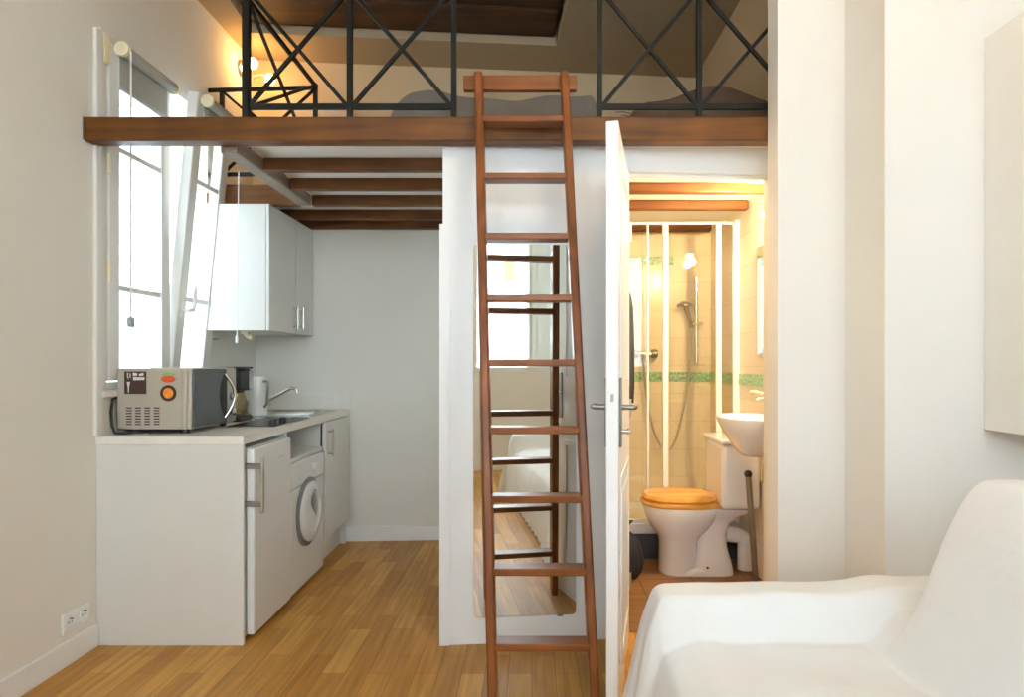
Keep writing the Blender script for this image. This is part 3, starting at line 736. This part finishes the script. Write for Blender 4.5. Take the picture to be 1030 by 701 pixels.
def sm(a, b, x):
    t = max(0, min(1, (x-a)/(b-a))); return t*t*(3-2*t)
AZ, SZ = .562, .440
X_F, X_B, Y_N, Y_F = .353, 1.36, -.42, 1.985
def sofa_h(x, y):
    seat = SZ+.012*math.sin(7*y+1)*math.sin(6*x)+.006*math.sin(17*y+3*x)
    seat -= .03*sm(.48, .37, x)
    arm = AZ - .008*sm(.9, .3, x)
    aw = sm(1.79, 1.84, y); aw2 = sm(-.22, -.27, y)
    h = seat+(arm-seat)*max(aw, aw2)
    h -= .03*sm(1.93, 2.0, y)**2
    # reclined back, ending short of the far arm
    yb = 1-sm(1.60, 1.76, y)
    u = max(0, min(1, (x-.93)/(1.14-.93)))
    back = u*(1.5-.5*u*u) if u < 1 else 1
    bh = .925+.006*math.sin(9*y)-.06*sm(1.2, 1.36, x)
    target = h+(bh-h)*back*yb
    target = max(target, h+(.59-h)*sm(.92, 1.05, x)*.6)
    target += .004*math.sin(19*x+9*y)*math.sin(11*y-4*x)*sm(.35, .55, x)
    return target
nx, ny = 90, 210
xsx = [X_F+(X_B-X_F)*i/nx for i in range(nx+1)]
ysy = [Y_N+(Y_F-Y_N)*j/ny for j in range(ny+1)]
ks = [.02, .06, .12, .2, .32, .46, .62, .8, 1.0]
def wr_(s): return .010*math.sin(23*s)+.006*math.sin(51*s+1)
def pt(i, j):
    ii = min(max(i, 0), nx); jj = min(max(j, 0), ny)
    x, y = xsx[ii], ysy[jj]; z = sofa_h(x, y)
    # rounded edges
    def edge(d, r=.05): return 0 if d > r else (1-math.sqrt(max(0, 1-((r-d)/r)**2)))*r
    z -= edge(x-X_F)+edge(Y_F-y)+edge(y-Y_N)
    if i < 0 or j > ny or j < 0:
        kk = ks[(-i-1) if i < 0 else ((j-ny-1) if j > ny else (-j-1))]
        z0 = z; z = z0*(1-kk)+.012*kk
        corner = sm(1.2, 1.95, y) if i < 0 else 1-sm(.4, .9, x)
        fl = (.02+.075*corner)*kk + wr_((y if i < 0 else x)*2.0)*kk
        fl += .010*math.sin(min(1, kk*6)*PI/2)
        if i < 0: x -= fl
        if j > ny: y += fl*.55
        if j < 0: y -= fl*.55
    return (x, y, z)
L = len(ks)
rows = [[pt(i, j) for i in range(-L, nx+1)] for j in range(-L, ny+L+1)]
def fixpt(i, j):
    # corner of two skirts: use the longer drop
    if i < 0 and (j < 0 or j > ny):
        k = max(-i-1, (j-ny-1) if j > ny else (-j-1)); a = pt(-(k+1), min(max(j, 0), ny)); kk = ks[k]
        fy = .055*kk*(((j-ny) if j > ny else -j)/(k+1)); fx = (.095*kk+.01)*((-i)/(k+1))
        return (X_F-fx, (Y_F+fy) if j > ny else (Y_N-fy), a[2])
    return pt(i, j)
rows = [[fixpt(i, j) for i in range(-L, nx+1)] for j in range(-L, ny+L+1)]
sf = thing('sofa', (.85, .78, 0), 'sofa under a loose white slipcover in front of the doorway wall', 'sofa')
MB().grid(rows).build('slipcover', M['cloth'], sf, smooth='all', sub=1)
m = MB(); m.box(.48, 1.30, -.30, 1.86, .05, .37); m.build('base', M['darkcloth'], sf)
for x in (.52, 1.26):
    for y in (-.25, 1.80): MB().lathe([(.02, 0), (.025, .05)], (x, y, 0), 'Z', 12).build('foot', M['black'], sf)

# ------------------------------------------------------------------ bathroom
def sell(cx0, cx1, hw, z, n=32, p=2.4, cy=3.77):
    """super-ellipse ring"""
    out = []; cx = (cx0+cx1)/2; a = (cx1-cx0)/2
    for k in range(n):
        t = 2*PI*k/n; c, s = math.cos(t), math.sin(t)
        out.append((cx+a*math.copysign(abs(c)**(2/p), c), cy+hw*math.copysign(abs(s)**(2/p), s), z))
    return out
tl = thing('toilet', (.95, 3.77, .004), 'white close-coupled toilet with a honey-coloured wooden seat', 'toilet')
m = MB()
m.loft([sell(.745, .97, .115, .004), sell(.747, .965, .112, .05), sell(.748, .965, .112, .18), sell(.735, .985, .128, .22), sell(.70, 1.03, .155, .265), sell(.672, 1.07, .175, .32), sell(.660, 1.10, .183, .36), sell(.655, 1.12, .185, .385), sell(.657, 1.118, .182, .395)])
m.loft([sell(.93, 1.17, .118, .004, p=3.5), sell(.94, 1.16, .11, .06, p=3.5), sell(.955, 1.135, .10, .16, p=3), sell(.97, 1.13, .095, .24, p=3), sell(.985, 1.155, .10, .30, p=3), sell(1.0, 1.20, .13, .34, p=3.5), sell(1.02, 1.245, .165, .37, p=4), sell(1.03, 1.28, .18, .395, p=5)])
m.loft([sell(.80, 1.14, .118, .004, p=4), sell(.80, 1.13, .113, .03, p=4), sell(.80, 1.10, .10, .04, p=4)])
m.build('bowl', M['porcelain'], tl, smooth=True)
m = MB(); m.loft([sell(.645, 1.115, .188, .3975, p=2.3), sell(.640, 1.118, .192, .41, p=2.3), sell(.646, 1.115, .188, .424, p=2.3)])
m.build('seat', M['seatwood'], tl, smooth=True)
m = MB(); m.loft([sell(.655, 1.08, .180, .4255, p=2.3), sell(.650, 1.083, .184, .438, p=2.3), sell(.662, 1.07, .174, .456, p=2.3), sell(.70, 1.04, .14, .462, p=2.3)])
m.build('lid', M['seatwood'], tl, smooth=True)
for y in (3.69, 3.85): MB().tube([(1.125, y-.02, .41), (1.125, y+.02, .41)], .012, 12).build('seat_hinge', M['chrome'], tl, smooth=True)
B(1.065, 1.283, 3.59, 3.95, .397, .76).build('cistern', M['porcelain'], tl, bevel=.025, seg=4)
B(1.055, 1.286, 3.58, 3.96, .762, .79).build('cistern_lid', M['porcelain'], tl, bevel=.01, seg=3)
MB().lathe([(.02, 0), (.018, .008)], (1.17, 3.77, .79), 'Z', 20).build('flush_button', M['chrome'], tl, smooth=True)
MB().tube([(1.13, 3.77, .22), (1.20, 3.77, .21), (1.25, 3.77, .19), (1.255, 3.77, .10), (1.255, 3.77, .01)], .048, 16).build('waste_pipe', M['porcelain'], tl, smooth=True)
MB().lathe([(.007, 0), (.006, -.006)], (1.0, 3.651, .055), 'Y', 12).build('fixing_bolt', M['black'], tl)
# basin
bs = thing('washbasin', (1.15, 3.32, .80), 'small white wall-hung washbasin beside the toilet', 'washbasin')
def brim(f, z, n=36):
    out = []
    for k in range(n):
        t = 2*PI*k/n; c, s = math.cos(t), math.sin(t)
        x = 1.13+ (.165*f if c < 0 else .155*(.35+.65*f if f < 1 else 1))*math.copysign(abs(c)**.8, c)
        out.append((min(x, 1.2885), 3.30+.225*f*math.copysign(abs(s)**.85, s), z))
    return out
m = MB(); m.loft([brim(.28, .745), brim(.42, .765), brim(.66, .82), brim(.88, .885), brim(.98, .92), brim(1.0, .942), brim(.95, .945), brim(.88, .935), brim(.75, .88), brim(.5, .83), brim(.2, .82)])
m.build('bowl', M['porcelain'], bs, smooth=True)
MB().tube([(1.19, 3.30, .765), (1.19, 3.30, .62), (1.285, 3.30, .60)], .018, 12).build('waste_trap', M['chrome'], bs, smooth=True)
MB().tube([(1.245, 3.30, .935), (1.245, 3.30, 1.03), (1.22, 3.30, 1.045), (1.16, 3.30, 1.03)], [.016, .015, .013, .011], 12).build('tap', M['chrome'], bs, smooth=True)
# mirror over basin, towel rail
bmr = thing('bathroom_mirror', (1.28, 3.35, 1.26), 'rectangular mirror above the washbasin', 'mirror')
B(1.270, 1.2895, 3.07, 3.62, 1.26, 1.88).build('backing', M['white'], bmr)
B(1.267, 1.2698, 3.08, 3.61, 1.27, 1.87).build('mirror_glass', M['mirror'], bmr)
tr = thing('towel_rail', (1.25, 3.4, 1.05), 'white rail on the tiled wall above the washbasin', 'rail')
m = MB(); m.tube([(1.25, 3.10, 1.055), (1.25, 3.66, 1.055)], .009, 10); m.build('bar', M['white_plastic'], tr, smooth=True)
for y in (3.11, 3.65): MB().tube([(1.25, y, 1.055), (1.2815, y, 1.055)], .010, 10).build('bracket', M['white_plastic'], tr, smooth=True)
# three-spot lamp
bl = thing('bathroom_lamp', (1.27, 3.20, 1.97), 'wall lamp with three warm bulbs above the bathroom mirror', 'lamp')
B(1.268, 1.2895, 3.06, 3.27, 1.965, 1.995).build('bar', M['chrome'], bl, bevel=.004)
for y, z in ((3.085, 1.97), (3.16, 2.02), (3.235, 1.97)):
    MB().tube([(1.268, y, 1.98), (1.235, y, z), (1.21, y, z)], [.008, .008, .02], 10).build('arm', M['chrome'], bl, smooth=True)
    MB().sphere((1.19, y, z), .026).build('bulb', M['bulb_bath'], bl, smooth='all')
# leaning grey pole
po = thing('metal_pole', (1.2, 3.42, .005), 'grey metal pole leaning beside the toilet', 'pole')
MB().tube([(1.19, 3.40, .005), (1.148, 3.405, .62)], .016, 12).build('tube', M['darksteel'], po, smooth=True)
MB().sphere((1.147, 3.405, .63), .021).build('end_cap', M['black'], po, smooth='all')
# shower
sh = thing('shower_tray', (.84, 4.3, 0), 'white shower tray on a dark tiled step', 'shower tray')
B(.402, 1.288, 3.99, 4.621, .004, .160).build('step', M['darktile'], sh, origin=(0,0,0))
m = MB(); m.box(.402, 1.288, 3.975, 4.04, .160, .225); m.box(.402, 1.288, 4.58, 4.621, .160, .225); m.box(.402, .46, 4.04, 4.58, .160, .225); m.box(1.23, 1.288, 4.04, 4.58, .160, .225); m.box(.46, 1.23, 4.04, 4.58, .160, .185)
m.build('tray', M['porcelain'], sh, bevel=.006)
se = thing('shower_enclosure', (.84, 4.0, .225), 'shower enclosure of tinted glass panels in white frames', 'shower enclosure')
B(.403, 1.256, 3.985, 4.015, .226, .25).build('bottom_rail', M['white'], se, bevel=.003)
B(.403, 1.256, 3.99, 4.01, 2.085, 2.10).build('top_rail', M['white'], se, bevel=.003)
for x, w_ in ((.415, .024), (.722, .012), (.832, .034), (1.162, .034), (1.256, .014)):
    B(x-w_/2, x+w_/2, 3.986, 4.014, .25, 2.085).build('stile', M['white'], se, bevel=.003)
for a, b in ((.427, .716), (.728, .815), (.849, 1.145), (1.179, 1.249)):
    B(a, b, 3.998, 4.002, .25, 2.085).build('glass_panel', M['showerglass'], se)
B(1.263, 1.289, 3.985, 4.015, .226, 2.11).build('wall_profile', M['white'], se)
ss = thing('shower_set', (1.17, 4.6, 1.2), 'chrome hand shower on a vertical rail with looping hose', 'shower')
MB().tube([(1.178, 4.59, 1.22), (1.178, 4.59, 1.83)], .011, 12).build('rail', M['chrome'], ss, smooth=True)
for z in (1.24, 1.81): MB().tube([(1.178, 4.59, z), (1.178, 4.621, z)], .012, 10).build('rail_bracket', M['chrome'], ss, smooth=True)
B(1.13, 1.215, 4.555, 4.60, 1.49, 1.51).build('slider', M['chrome'], ss, bevel=.004)
MB().tube([(1.135, 4.56, 1.47), (1.11, 4.55, 1.56), (1.085, 4.53, 1.625)], [.012, .014, .018], 12).build('handset', M['darksteel'], ss, smooth=True)
MB().lathe([(.028, 0), (.055, -.02), (.055, -.03), (.0, -.03)], (1.08, 4.53, 1.65), 'Z', 24).build('shower_head', M['darksteel'], ss, smooth=True)
hose = [(1.135, 4.56, 1.47)]
for k in range(1, 26):
    t = k/26; ang_ = PI*t
    hose.append((.965+.17*math.cos(ang_)+(.0), 4.57, 1.1-.5*math.sin(ang_)+.33*abs(math.cos(ang_))**2*(1 if t < .5 else .5)))
hose.append((.80, 4.58, 1.25))
MB().tube(hose, .008, 8).build('hose', M['steel'], ss, smooth=True)
B(1.12, 1.235, 4.57, 4.621, 1.20, 1.215).build('soap_dish', M['showerglass'], ss)
mx = thing('shower_mixer', (.82, 4.6, 1.28), 'chrome shower mixer with two round handles on the back tiles', 'tap')
MB().tube([(.765, 4.585, 1.285), (.86, 4.585, 1.285)], .02, 14).build('body', M['chrome'], mx, smooth=True)
for x in (.735, .875): MB().lathe([(.028, -.022), (.032, -.015), (.032, .015), (.026, .022)], (x, 4.585, 1.285), 'X', 20).build('handle', M['darksteel'], mx, smooth=True)
for x in (.785, .84): MB().tube([(x, 4.585, 1.285), (x, 4.629, 1.285)], .014, 10).build('inlet', M['chrome'], mx, smooth=True)
# dark clothes
def folds(cx, cy, prof, seed, n=48):
    """hanging / slumped cloth: prof = [(z, rx, ry, fold depth)...]"""
    R = []
    for z, rx, ry, fd in prof:
        ring = []
        for k in range(n):
            a = 2*PI*k/n
            f = 1+fd*(.6*math.sin(7*a+seed+z*2)+.4*math.sin(12*a+2*seed-z*3))
            ring.append((cx+rx*f*math.cos(a), cy+ry*f*math.sin(a), z))
        R.append(ring)
    m = MB(); m.loft(R); return m
rb = folds(.458, 3.26, [(1.02, .046, .15, .22), (1.10, .050, .15, .20), (1.25, .052, .14, .16), (1.40, .052, .13, .12), (1.50, .050, .125, .08), (1.56, .042, .10, .06), (1.60, .028, .05, .05), (1.635, .015, .02, .03), (1.645, .008, .01, 0)], 1.3).build('robe', M['darkcloth'], smooth='all')
tag(rb, 'dark garment hanging inside the bathroom behind the door', 'clothing')
hk2 = MB().tube([(.40, 3.26, 1.62), (.445, 3.26, 1.62), (.455, 3.26, 1.64)], .007, 8).build('coat_hook', M['chrome'], smooth=True)
tag(hk2, 'hook on the bathroom side wall holding the dark garment', 'hook')
bg = folds(.52, 3.70, [(.0045, .08, .10, .05), (.02, .105, .125, .08), (.07, .115, .135, .10), (.14, .105, .125, .12), (.20, .085, .10, .16), (.24, .05, .06, .2), (.265, .022, .026, .15), (.29, .035, .045, .3), (.315, .05, .06, .35)], 2.1).build('bag', M['darkcloth'], smooth='all')
tag(bg, 'slumped dark bag on the bathroom floor behind the door', 'bag')

# ------------------------------------------------------------------ loft contents
def mound(x0, x1, y0, y1, zf, nx=60, ny=24, z0=2.2505):
    rows = []
    for j in range(ny+1):
        y = y0+(y1-y0)*j/ny; row = []
        for i in range(nx+1):
            x = x0+(x1-x0)*i/nx
            fx = min(1, (x-x0)/.14) if x < (x0+x1)/2 else min(1, (x1-x)/.05)
            fy = min(1, (y-y0)/.05, (y1-y)/.1)
            e = math.sqrt(max(0, 1-(1-max(0, fx))**2))*math.sqrt(max(0, 1-(1-max(0, fy))**2))
            row.append((x, y, z0+(zf(x, y))*e))
        rows.append(row)
    m = MB(); m.grid(rows)
    m.prism([rows[0][0], rows[0][-1], rows[-1][-1], rows[-1][0]], (0, 0, .002))
    return m
lb = thing('bedding', (-.2, 3.4, 2.25), 'rolled grey bedding on the loft floor behind the ladder top', 'bedding')
mound(-.70, .33, 3.02, 3.85, lambda x, y: .245+.012*math.sin(9*x+4*y)+.02*sm(-.2, -.5, x)+.006*math.sin(23*x)).build('duvet', M['greyduvet'], lb, smooth='all')
bk = thing('blanket', (.8, 3.4, 2.25), 'dark brown fringed blanket over a mattress on the loft, right of the ladder', 'blanket')
mound(.43, 1.165, 3.02, 3.85, lambda x, y: .215+.085*math.exp(-((x-.86)/.20)**2)+.008*math.sin(12*x+5*y)).build('cover', M['brownblanket'], bk, smooth='all')
m = MB()
for k in range(12):
    z = 2.265+k*.016; m.tube([(.47, 3.06, z), (.435, 3.045, z+.003), (.395+.015*(k % 3), 3.04, z-.002)], .0022, 5)
fo = m.build('fringe', M['brownblanket'], bk)
# niche panel on the loft back wall
npn = thing('wall_niche_panel', uv(-1.0, VB, 2.6), 'beige framed panel low on the loft back wall', 'panel')
m = MBR(); m.box(-1.14, -.68, VB-.05, VB-.001, 2.30, 2.93); m.build('panel_box', plain('beige_panel', (0.55, 0.46, 0.33), 0.7, noise=0.03), npn, bevel=.006)
m = MBR(); m.box(-1.10, -.72, VB-.056, VB-.0505, 2.34, 2.86); m.build('panel_face', M['loftwall'], npn, bevel=.004)
# loft wall lamp
ll = thing('loft_wall_lamp', (XL, 4.14, 3.12), 'two-bulb brass wall lamp glowing on the left wall of the loft', 'lamp')
MB().lathe([(.055, 0), (.055, .010), (.045, .022), (.015, .03)], (XL, 4.14, 3.12), 'X', 24).build('wall_plate', M['steel'], ll, smooth=True)
MB().tube([(XL+.02, 4.14, 3.12), (XL+.05, 4.12, 3.15), (XL+.075, 4.10, 3.14)], .008, 8).build('arm', M['steel'], ll, smooth=True)
MB().tube([(XL+.02, 4.14, 3.12), (XL+.08, 4.15, 3.07), (XL+.14, 4.14, 3.075), (XL+.17, 4.13, 3.06)], .008, 8).build('arm', M['steel'], ll, smooth=True)
for c_ in ((XL+.10, 4.09, 3.13), (XL+.20, 4.115, 3.04)):
    MB().sphere(c_, .03, sc_=(1, 1, 1.15)).build('bulb', M['bulb_loft'], ll, smooth='all')

# ------------------------------------------------------------------ behind the camera: window, lamp, street front
w2 = sroot('window_2', (.15, YB-.05, 1.12), 'wide casement window reflected in the tall mirror')
m = MB(); m.box(W2[0], W2[0]+.05, YB-.12, YB+.004, W2[2], W2[3]); m.box(W2[1]-.05, W2[1], YB-.12, YB+.004, W2[2], W2[3]); m.box(W2[0]+.05, W2[1]-.05, YB-.12, YB+.004, W2[2], W2[2]+.05); m.box(W2[0]+.05, W2[1]-.05, YB-.12, YB+.004, W2[3]-.05, W2[3]); m.box(.12, .17, YB-.12, YB-.03, W2[2]+.05, W2[3]-.05)
m.build('frame', M['winwhite'], w2, bevel=.004)
B(W2[0]+.05, .12, YB-.09, YB-.085, W2[2]+.05, W2[3]-.05).build('pane', M['glass'], w2)
# inward opened leaf hinged at the right
TL = Matrix.Translation(Vector((W2[1]-.05, YB, 0))) @ Matrix.Rotation(math.radians(236), 4, 'Z')
def S2():
    q = MB(); q.T = TL; return q
m = S2(); lw = .58
m.box(-.05, 0, 0, .045, W2[2]+.05, W2[3]-.06); m.box(-lw, -lw+.05, 0, .045, W2[2]+.05, W2[3]-.06); m.box(-lw+.05, -.05, 0, .045, W2[2]+.05, W2[2]+.11); m.box(-lw+.05, -.05, 0, .045, W2[3]-.12, W2[3]-.06)
lf = m.build('open_leaf', M['winwhite'], w2, bevel=.004)
m = S2(); m.box(-lw+.05, -.05, .02, .025, W2[2]+.11, W2[3]-.12); m.build('pane', M['glass'], lf)
for z in (1.4, 1.95):
    m = S2(); m.tube([(.012, .035, z-.05), (.012, .035, z+.05)], .012, 8); m.build('hinge', M['black'], lf)

for nm, q in (('fill_window_1', W3), ('fill_window_2', W4)):  # extra unseen windows, put in to brighten the room from behind
    w3 = sroot(nm, ((q[0]+q[1])/2, YB-.05, 1.12), 'unseen casement window added to the street wall for more daylight')
    xm = (q[0]+q[1])/2
    m = MB(); m.box(q[0], q[0]+.05, YB-.12, YB-.03, q[2], q[3]); m.box(q[1]-.05, q[1], YB-.12, YB-.03, q[2], q[3]); m.box(q[0]+.05, q[1]-.05, YB-.12, YB-.03, q[2], q[2]+.05); m.box(q[0]+.05, q[1]-.05, YB-.12, YB-.03, q[3]-.05, q[3]); m.box(xm-.025, xm+.025, YB-.12, YB-.03, q[2]+.05, q[3]-.05)
    m.build('frame', M['winwhite'], w3, bevel=.004)
    B(q[0]+.05, xm-.025, YB-.09, YB-.085, q[2]+.05, q[3]-.05).build('pane', M['glass'], w3)
    B(xm+.025, q[1]-.05, YB-.09, YB-.085, q[2]+.05, q[3]-.05).build('pane', M['glass'], w3)
rl = thing('ceiling_lamp', (.5, 1.1, 3.24), 'round globe ceiling lamp of the main room', 'lamp')
MB().lathe([(.09, 0), (.09, -.02), (.05, -.035)], (.5, 1.1, 3.259), 'Z', 28).build('ceiling_rose', M['white'], rl, smooth=True)
MB().sphere((.5, 1.1, 3.10), .125, 28).build('globe', M['bulb_room'], rl, smooth='all')

fb = thing('street_building', (0, -9, -4), 'pale building across the street, seen in the mirror', 'building')
B(-9, 12, -9.6, -9.0, -5, 5.2).build('facade', M['facade'], fb)
for (x, z, w_, h, mt) in ((1.55, 3.08, .26, .5, 'shutter'), (1.58, 1.05, .34, .8, 'paneblue'), (3.6, 3.08, .26, .5, 'shutter'), (3.6, 1.05, .34, .8, 'paneblue'), (-.8, 1.05, .34, .8, 'paneblue'), (-.8, 3.08, .26, .5, 'shutter')):
    B(x-w_/2, x+w_/2, -9.0, -8.97, z, z+h).build('window', M[mt], fb)
    a, b = x-w_/2, x+w_/2
    m = MB(); m.box(a-.05, a, -9, -8.94, z-.05, z+h+.05); m.box(b, b+.05, -9, -8.94, z-.05, z+h+.05); m.box(a, b, -9, -8.94, z+h, z+h+.05); m.box(a, b, -9, -8.94, z-.05, z)
    m.build('window_surround', M['facade'], fb)
B(-9, 12, -9.0, -8.88, 2.80, 2.88).build('cornice', M['facade'], fb)

# ------------------------------------------------------------------ light
wd = bpy.data.worlds.new('world'); sc.world = wd; wd.use_nodes = True
nt = wd.node_tree; bgn = nt.nodes['Background']
bgn.inputs['Color'].default_value = (0.74, 0.88, 1.0, 1); bgn.inputs['Strength'].default_value = 6.0
def portal(loc, rot, sx, sy):
    l = bpy.data.lights.new('portal', 'AREA'); l.shape = 'RECTANGLE'; l.size = sx; l.size_y = sy; l.cycles.is_portal = True
    o = bpy.data.objects.new('window_portal', l); COL.objects.link(o); o.location = loc; o.rotation_euler = rot
portal((XL-.23, (W1[0]+W1[1])/2, (W1[2]+W1[3])/2), (0, -PI/2, 0), W1[3]-W1[2], W1[1]-W1[0])
portal(((W2[0]+W2[1])/2, YB-.21, (W2[2]+W2[3])/2), (PI/2, 0, 0), W2[1]-W2[0], W2[3]-W2[2])
for q in (W3, W4): portal(((q[0]+q[1])/2, YB-.21, (q[2]+q[3])/2), (PI/2, 0, 0), q[1]-q[0], q[3]-q[2])
sun = bpy.data.lights.new('sun', 'SUN'); sun.energy = 20; sun.angle = math.radians(2); sun.color = (.96, .98, 1)
so_ = bpy.data.objects.new('sun', sun); COL.objects.link(so_)
so_.rotation_euler = Vector((-.35, -1, -.75)).to_track_quat('-Z', 'Y').to_euler()

# ------------------------------------------------------------------ camera
cd = bpy.data.cameras.new('camera'); cam = bpy.data.objects.new('camera', cd); COL.objects.link(cam)
cam.location = (0, 0, 1.22); cam.rotation_euler = (PI/2, 0, 0)
cd.sensor_width = 36; cd.lens = 645/1030*36
cd.shift_x = -20/1030; cd.shift_y = 14.5/1030; cd.clip_start = .02
sc.camera = cam

sc.view_settings.view_transform = 'Standard'; sc.view_settings.look = 'None'
sc.view_settings.gamma = 1; sc.view_settings.use_curve_mapping = False
sc.view_settings.exposure = 0.32
sc.cycles.max_bounces = 14; sc.cycles.diffuse_bounces = 8; sc.cycles.transparent_max_bounces = 16; sc.cycles.glossy_bounces = 6
sc.cycles.caustics_reflective = False; sc.cycles.caustics_refractive = False
sc.cycles.sample_clamp_indirect = 6
sc.cycles.use_denoising = True
